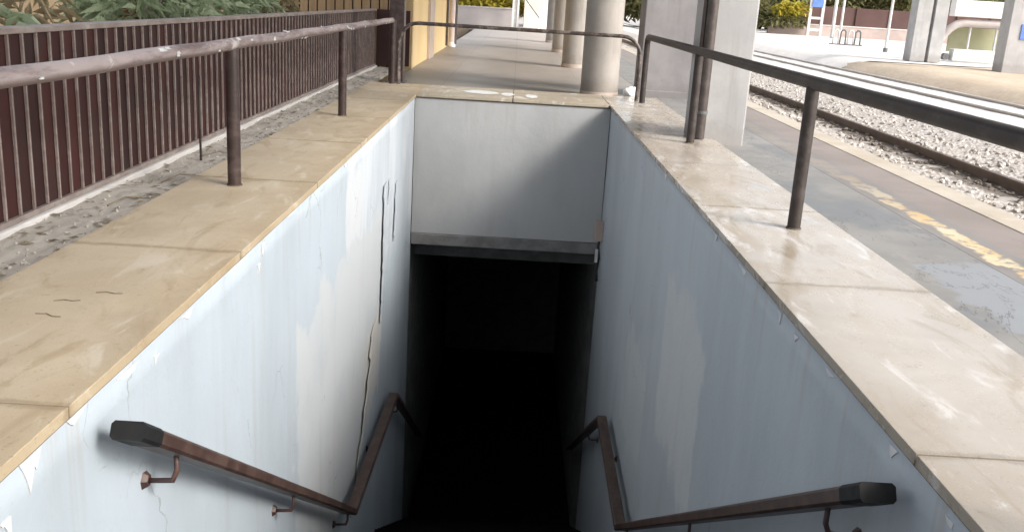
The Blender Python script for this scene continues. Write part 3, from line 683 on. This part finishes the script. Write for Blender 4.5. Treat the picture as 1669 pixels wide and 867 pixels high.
# ------------------------------------------------------------------ columns, pier, canopy
def column(y, i, label):
    t = thing('platform_column', (1.43, y, 0), label, 'column', 'round columns along the platform')
    bm = bmesh.new(); tube(bm, [(1.43, y, 0.001), (1.43, y, 4.3)], 0.315, 40); obj('shaft', bm, MT['column'], t, smooth='auto')
    bm = bmesh.new(); tube(bm, [(1.43, y, 0.002), (1.43, y, 0.09)], 0.322, 40); obj('base_ring', bm, MT['pink_trim'], t, smooth='auto')
for i, (y, l) in enumerate(((16.25, 'nearest round beige column standing just behind the end coping'), (23.5, 'second round beige column behind the nearest one on the platform'), (30.6, 'third round beige column along the platform'), (37.8, 'farthest round beige column on the platform'))):
    column(y, i, l)
pr = thing('canopy_pier', (2.4, 11.3, 0), 'grey rendered pier on the coping edge with a brown downpipe on its face', 'pier')
obj('body', B((2.10, 2.68, 11.0, 11.65, -0.3, 4.3)), MT['pier'], pr, bevel=0.02)
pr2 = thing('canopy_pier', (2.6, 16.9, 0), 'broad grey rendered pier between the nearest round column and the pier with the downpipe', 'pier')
obj('body', B((2.14, 3.05, 16.6, 17.3, -0.3, 4.3)), MT['pier_shaded'], pr2, bevel=0.02)
obj('plinth', B((2.12, 3.07, 16.58, 17.32, -0.3, 0.12)), MT['pier_shaded'], pr2, bevel=0.01)
dp = obj('downpipe', T([(2.15, 10.93, 0.07), (2.15, 10.93, 4.3)], 0.062, 18), MT['pipe'], pr, smooth='auto')
for z in (0.35, 1.9, 3.5): obj('clamp', T([(2.15, 10.93, z), (2.15, 10.93, z + .035)], 0.07, 18), MT['dark_metal'], dp, smooth='auto')
obj('conduit', T([(2.075, 10.965, 0.07), (2.075, 10.965, 4.3)], 0.026, 12), MT['pipe'], pr, smooth='auto')
cn = thing('platform_canopy', (0, 20, 3.9), 'flat grey canopy roof carried by the columns over the platform', 'canopy')
obj('roof_slab', B((-1.3, 2.75, -40.0, 57, 4.302, 4.55)), MT['canopy'], cn)
obj('edge_fascia', B((2.752, 2.82, -40.0, 57, 4.2, 4.65)), MT['concrete'], cn)
sc_ = thing('steel_column', (-2.03, 16.6, 0), 'dark brown square steel column at the corner of the stairwell', 'column')
obj('shaft', B((-2.155, -1.905, 16.48, 16.73, 0.001, 4.3)), MT['post_brown'], sc_, bevel=0.012)
obj('base_plate', B((-2.20, -1.86, 16.43, 16.78, 0.002, 0.025)), MT['dark_metal'], sc_, bevel=0.004)
bagm = bmesh.new(); bmesh.ops.create_icosphere(bagm, subdivisions=3, radius=1)
for v in bagm.verts:
    n = mnoise.fractal(v.co * 1.7, 1, 2, 4); v.co *= 1 + .35 * n; v.co = Vector((1.93 + v.co.x * .11, 15.95 + v.co.y * .13, 0.115 + v.co.z * .10))
    v.co.z = max(v.co.z, 0.003)
tag(obj('plastic_bag', bagm, MT['plastic'], smooth=True), 'crumpled white plastic bag on the paving between column and pier', 'bag')

# ------------------------------------------------------------------ yellow building and far end of the platform
yb = thing('yellow_building', (-4, 25, 0), 'yellow ochre rendered station building along the platform', 'building')
obj('wall', B((-9, -2.145, 19.9, 30.9, -0.3, 3.88)), MT['yellow_wall'], yb)
obj('shaded_face', B((-2.38, -2.13, 19.88, 20.05, 0.001, 3.87)), simple('shaded ochre face', (0.46, 0.33, 0.175), (0.52, 0.38, 0.21), 2, 0.75), yb)  # shaded front face of the building, painted as a darker strip
obj('pilaster', B((-2.142, -2.08, 23.4, 24.6, 0.001, 3.87)), MT['pink_trim'], yb)
obj('roof', B((-9.3, -2.36, 19.7, 31.1, 3.905, 4.2)), MT['canopy'], yb)
dp2 = obj('downpipe', T([(-2.0, 30.0, 0.12), (-2.0, 30.0, 3.85)], 0.085, 16), MT['pale_pipe'], yb, smooth='auto')
obj('shoe', T([(-2.0, 30.0, 0.11), (-2.0, 29.95, 0.05), (-1.95, 29.8, 0.03)], 0.09, 14), MT['white'], dp2, smooth=True)
obj('conduit', T([(-1.94, 30.6, 0.06), (-1.94, 30.6, 3.85)], 0.06, 12), MT['pipe'], yb, smooth='auto')  # thin dark line beside the pale pipe
obj('conduit', T([(-2.09, 29.2, 0.06), (-2.09, 29.2, 3.85)], 0.04, 12), MT['pipe'], yb, smooth='auto')  # second dark line, on the near side of the pale pipe

gw = thing('low_wall', (-1.5, 58, 0), 'mauve grey low wall across the far end of the platform', 'wall')
obj('body', B((-6, -0.35, 57.8, 58.1, -0.3, 0.98)), MT['grey_wall'], gw); obj('cap', B((-6, -0.33, 57.75, 58.15, 0.981, 1.05)), MT['concrete'], gw)
cb = thing('cream_building', (1, 60, 0), 'small cream rendered building at the far end of the platform', 'building')
obj('wall', B((0.35, 6, 59, 64, -0.4, 3.4)), MT['cream_wall'], cb); obj('roof', B((0.1, 6.2, 58.8, 64.2, 3.401, 3.6)), MT['concrete'], cb)
gt = thing('white_gate_frame', (0, 57, 0), 'white painted gate frame beside the mauve low wall', 'gate')
for x in (-0.30, -0.02): obj('post', B((x - .06, x + .06, 57, 57.12, -0.2, 2.6)), MT['white'], gt)
obj('infill', B((-0.235, -0.085, 57.04, 57.08, 0.0, 2.5)), MT['grey_metal'], gt)
hr = thing('white_stair_railing', (1, 56, 0), 'white metal railing sloping down in front of the cream building', 'railing')
obj('rail', T([(0.25, 56, 1.75), (0.75, 56, 1.15), (1.2, 56, 0.62)], 0.03, 8), MT['dark_metal'], hr, smooth=True)
for x, z in ((1.22, 1.7), (1.42, 1.8), (1.62, 1.9), (1.82, 1.9)): obj('post', B((x - .05, x + .05, 56, 56.1, -0.2, z)), MT['white'], hr)
obj('cross_bar', B((1.15, 1.9, 56.02, 56.08, 1.2, 1.28)), MT['white'], hr)

# ------------------------------------------------------------------ garden behind the fence
def leafy(bm, c, rad, n, l0, l1, wr, droop=0.4, zmin=0.0):
    for k in range(n):
        while True:
            p = Vector((rnd(-1, 1), rnd(-1, 1), rnd(-1, 1)))
            if 0.15 < p.length < 1: break
        q = Vector((c[0] + p.x * rad[0], c[1] + p.y * rad[1], c[2] + p.z * rad[2]))
        if mnoise.noise(q * 2.3) < -0.22: continue
        l = rnd(l0, l1); w_ = l * wr * rnd(.7, 1.3)
        d = (p.normalized() * 0.6 + Vector((rnd(-1, 1), rnd(-1, 1), rnd(-.6, .9)))).normalized()
        s = d.cross(Vector((rnd(-.4, .4), rnd(-.4, .4), 1))).normalized()
        m_ = q + d * l * .5; e = q + d * l + Vector((0, 0, -droop * l))
        if e.z < zmin or q.z < zmin: continue
        vs = [bm.verts.new(x) for x in (q, m_ + s * w_, e, m_ - s * w_)]
        bm.faces.new((vs[0], vs[1], vs[2])); bm.faces.new((vs[0], vs[2], vs[3]))
def shrub(x, y, h, rx, ry, n, mat, label, l=(.14, .30), wr=0.10, group='shrubs behind the bar fence'):
    t = thing('shrub', (x, y, -0.01), label, 'shrub', group)
    bm = bmesh.new(); leafy(bm, (x, y, h * 0.6), (rx, ry, h * 0.42), n, l[0], l[1], wr); obj('foliage', bm, mat, t)
    for k in range(7):
        a = rnd(0, 6.3); r = rnd(.1, .7)
        obj('stem', T([(x + .05 * math.cos(a), y + .05 * math.sin(a), -0.02), (x + rx * r * .5 * math.cos(a), y + ry * r * .5 * math.sin(a), h * .4), (x + rx * r * math.cos(a), y + ry * r * math.sin(a), h * rnd(.7, .95))], [.018, .012, .006], 6), MT['bark'], t, smooth=True)
shrub(-3.85, 6.3, 1.75, .55, .9, 260, MT['leaf_dry'], 'dry brown shrub with thin bare stems at the near end of the fence')
shrub(-4.3, 7.9, 1.9, .6, .8, 330, MT['leaf_dry'], 'half withered shrub with long curved leaves behind the fence', (.2, .4), .07)
shrub(-3.55, 6.2, 1.45, .35, .3, 150, MT['leaf_green'], 'small green tuft of long leaves at the near end of the fence', (.25, .42), .09)
shrub(-3.75, 9.9, 1.9, .6, .8, 1500, MT['leaf_green'], 'dense green shrub behind the fence beside the withered one', (.18, .36), .055)
shrub(-3.65, 11.4, 2.0, .55, .9, 1500, MT['leaf_green'], 'dense pale green shrub in the middle of the fence row', (.16, .32), .06)
shrub(-3.7, 12.9, 2.1, .5, .75, 1200, MT['leaf_green'], 'bushy green shrub with darker gaps beside the slatted wooden screen', (.12, .26), .15)
shrub(-3.55, 14.2, 2.0, .28, .4, 260, MT['leaf_dry'], 'yellowish thin shrub in front of the slatted wooden screen', (.2, .4), .07)
gwall = tag(obj('garden_wall', B((-7.4, -7.1, 2, 24, -0.3, 2.6)), MT['brown_wall']), 'brown garden wall behind the dry shrubs', 'wall')
tag(obj('white_board', B((-4.60, -4.42, 10.3, 10.34, -0.02, 1.62)), MT['white'], bevel=0.004), 'white board standing upright among the dry shrubs', 'board')
tag(obj('garden_post', B((-4.15, -3.98, 10.2, 10.36, -0.02, 1.7)), MT['terracotta'], bevel=0.01), 'red brown post standing among the shrubs behind the fence', 'post')
scn = thing('slatted_screen', (-4.5, 19.72, 0), 'tan wooden screen of upright boards with dark gaps behind the fence end', 'screen')
b0 = obj('board', B((-7.4, -7.25, 19.72, 19.745, 0.0, 2.9)), MT['wood'], scn, bevel=0.003)
for k in range(1, 29): copy_part(b0, scn, (0.178 * k, 0, 0))
obj('backing', B((-7.4, -2.27, 19.76, 19.78, 0.0, 2.88)), MT['gate_dark'], scn)
obj('cross_rail', B((-7.4, -2.27, 19.781, 19.82, 0.5, 0.6), (-7.4, -2.27, 19.781, 19.82, 2.4, 2.5)), MT['wood'], scn)

# ------------------------------------------------------------------ far side of the tracks
def hz(x, y): return far_h(x, y) if y > 42.3 else -0.1
ff = thing('far_fence', (30, 88, 0.9), 'long dark maroon board fence beyond the pale yard', 'fence')
obj('panel', B((24.3, 60, 88, 88.1, -0.1, 2.62)), MT['far_fence'], ff)
obj('post', B((24.1, 24.35, 87.9, 88.15, -0.2, 2.75)), MT['grey_metal'], ff)
for k in range(1, 12):
    obj('post', B((24.1 + 3 * k, 24.25 + 3 * k, 87.88, 87.99, -0.1, 2.7)), MT['far_fence'], ff)
lw = thing('low_wall', (30, 84, 0.5), 'pinkish low wall in front of the maroon far fence', 'wall')
obj('body', B((21.5, 37, 84.2, 84.7, -0.2, 0.98)), MT['pink_wall'], lw); obj('cap', B((21.45, 37.05, 84.15, 84.75, 0.981, 1.06)), MT['concrete'], lw)
# yellow flowering bush
yb_ = thing('flowering_bush', (22.6, 84, 0.6), 'yellow flowering bush beside the maroon far fence', 'bush')
bm = bmesh.new(); leafy(bm, (22.7, 84, 1.2), (1.9, 1.3, 1.0), 900, .3, .6, .3, zmin=.5); obj('foliage', bm, MT['leaf_olive'], yb_)
bm = bmesh.new(); leafy(bm, (23.0, 83.6, 2.2), (1.6, 1.0, .55), 900, .25, .5, .35, zmin=.5); obj('blossom', bm, MT['leaf_yellow'], yb_)
obj('stem', T([(22.7, 84, .5), (22.7, 84, 1.6)], .06, 6), MT['bark'], yb_)
gb = thing('shrub', (20.6, 85, .4), 'grey green shrub between the pier and the yellow bush', 'shrub')
bm = bmesh.new(); leafy(bm, (20.7, 85, 1.6), (.9, .8, 1.3), 700, .3, .6, .3, zmin=.5); obj('foliage', bm, MT['leaf_olive'], gb)
obj('stem', T([(20.7, 85, .4), (20.7, 85, 1.6)], .06, 6), MT['bark'], gb)
def tree(x, y, h, r, n, label):
    t = thing('tree', (x, y, 0.9), label, 'tree', 'trees beyond the far fence')
    obj('trunk', T([(x, y, .6), (x + .1, y, h * .35), (x - .1, y + .1, h * .75)], [.22, .16, .06], 10), MT['bark'], t, smooth=True)
    for k in range(4):
        a = k * 1.6 + rnd(0, 1); obj('limb', T([(x, y, h * .35 + .3 * k), (x + r * .4 * math.cos(a), y + r * .4 * math.sin(a), h * .55), (x + r * .75 * math.cos(a), y + r * .75 * math.sin(a), h * .7)], [.10, .06, .03], 6), MT['bark'], t, smooth=True)
    bm = bmesh.new()
    for k in range(9):
        leafy(bm, (x + rnd(-.6, .6) * r, y + rnd(-.5, .5) * r, h * rnd(.32, .8)), (r * .55, r * .55, h * .2), n // 9, .35, .8, .3)
    obj('crown', bm, MT['leaf_olive'], t)
for x, y, h, r, l in ((26, 93, 6.5, 3.2, 'low olive tree beyond the far fence behind the yellow bush'), (31, 95, 7.5, 3.6, 'bushy olive tree beyond the far fence behind the blue sign frame'), (36.5, 94, 7, 3.4, 'olive tree beyond the far fence beside the paired pillar'), (42, 96, 8, 4, 'wide olive tree beyond the far fence behind the shelter')):
    tree(x, y, h, r, 2600, l)
bm = bmesh.new()
for k in range(60):
    x = -14 + 95 * k / 59 + rnd(-.6, .6); leafy(bm, (x, rnd(103, 110), rnd(1.5, 4)), (2.4, 2.0, 2.6), 260, .7, 1.5, .35, zmin=-.3)
struct('treeline', bm, MT['leaf_olive'], 'stuff')
hb = thing('hedge', (-3, 61, 0), 'yellow green hedge above the mauve low wall', 'hedge')
bm = bmesh.new(); leafy(bm, (-2.4, 60.5, 1.5), (3.2, 1.2, 1.2), 2600, .2, .45, .3); obj('foliage', bm, MT['leaf_yellow'], hb)
obj('stem', T([(-2.4, 60.5, 0), (-2.4, 60.5, 1.4)], .06, 6), MT['bark'], hb)

# sign frame, poles, pillars, shelter
sg = thing('sign_frame', (25.1, 83, 0), 'two post frame with cross bars carrying a blue sign', 'sign')
for x in (24.55, 25.60): obj('post', B((x - .11, x + .11, 83, 83.2, -0.05, 4.6)), MT['concrete'], sg)
for z in (0.60, 1.56): obj('cross_bar', B((24.661, 25.489, 83.02, 83.18, z - .10, z + .10)), MT['concrete'], sg)
obj('sign_panel', B((24.62, 25.53, 82.92, 82.995, 2.45, 4.2)), MT['blue'], sg)
for (x, y, r, l) in ((25.65, 80, .135, 'pale steel pole just beside the blue sign frame'), (26.45, 80.5, .10, 'thin pale pole second from the blue sign frame'), (20.75, 55, .075, 'slim pale pole standing alone before the paired pillar')):
    p = thing('steel_pole', (x, y, -.05), l, 'pole', 'poles in the pale yard')
    obj('shaft', T([(x, y, -.1), (x, y, 6.5)], r, 10), MT['concrete'], p, smooth='auto'); obj('foot', T([(x, y, -.1), (x, y, .14)], r + .05, 10), MT['dark_metal'], p)
bs = thing('bicycle_rack', (21.2, 63, -.05), 'low dark metal bicycle rack in the pale yard between the poles', 'rack')
for k, x in enumerate((20.3, 20.75, 21.25, 21.7)):
    obj('hoop', T([(x, 63, -0.1), (x + .03, 63, .78), (x + .12, 63, .9), (x + .25, 63, .9), (x + .34, 63, .78), (x + .37, 63, -.1)], .05, 8), MT['dark_metal'] if k % 2 else MT['grey_metal'], bs, smooth=True)
obj('base_bar', B((20.1, 22.2, 62.93, 63.07, -.08, .04)), MT['dark_metal'], bs)
p1 = thing('concrete_pillar', (18.3, 44, 0), 'paired pale concrete pillar with a dark groove beside the white shelter', 'pillar', 'pale pillars across the tracks')
obj('shaft', B((17.75, 18.42, 44, 44.8, -0.1, 5)), MT['pier'], p1, bevel=.02); obj('shaft', B((18.56, 19.15, 44, 44.8, -0.1, 5)), MT['pier'], p1, bevel=.02)
obj('groove', B((18.421, 18.559, 44.15, 44.7, -0.1, 5)), MT['lintel'], p1)
p2 = thing('concrete_pillar', (19.5, 38, 0), 'pale concrete pillar with a small blue plate at the picture edge', 'pillar', 'pale pillars across the tracks')
obj('shaft', B((18.98, 20.1, 38, 38.8, -0.15, 5)), MT['pier'], p2, bevel=.02)
obj('blue_plate', B((19.44, 19.75, 37.96, 37.998, 1.17, 1.74)), MT['blue'], p2)
sh = thing('platform_shelter', (21.5, 46, 0), 'white shelter on a curved pale beam between the two pillars', 'shelter')
obj('roof_panel', B((20.30, 23.6, 46, 46.6, 1.98, 2.72)), MT['roof_white'], sh, bevel=.05)
obj('curved_beam', T([(19.62, 46.3, 0.02), (19.80, 46.3, .55), (20.02, 46.3, 1.0), (20.30, 46.3, 1.38), (20.62, 46.3, 1.62), (21.0, 46.3, 1.70), (23.6, 46.3, 1.72)], .19, 14), MT['beam'], sh, smooth='auto')
obj('back_panel', B((20.75, 23.6, 47.2, 47.3, 0.35, 1.5)), MT['green_panel'], sh)
obj('bench', B((20.6, 23.2, 46.1, 46.6, -0.05, .5)), MT['pale_green'], sh, bevel=.04)
for x in (21.35, 22.6): obj('post', T([(x, 46.4, -0.05), (x, 46.4, 1.65)], .05, 10), MT['grey_metal'], sh, smooth='auto')
obj('wheel_stop', T([(20.35, 46.2, .12), (20.35, 46.5, .12)], .16, 14), MT['dark_metal'], sh)
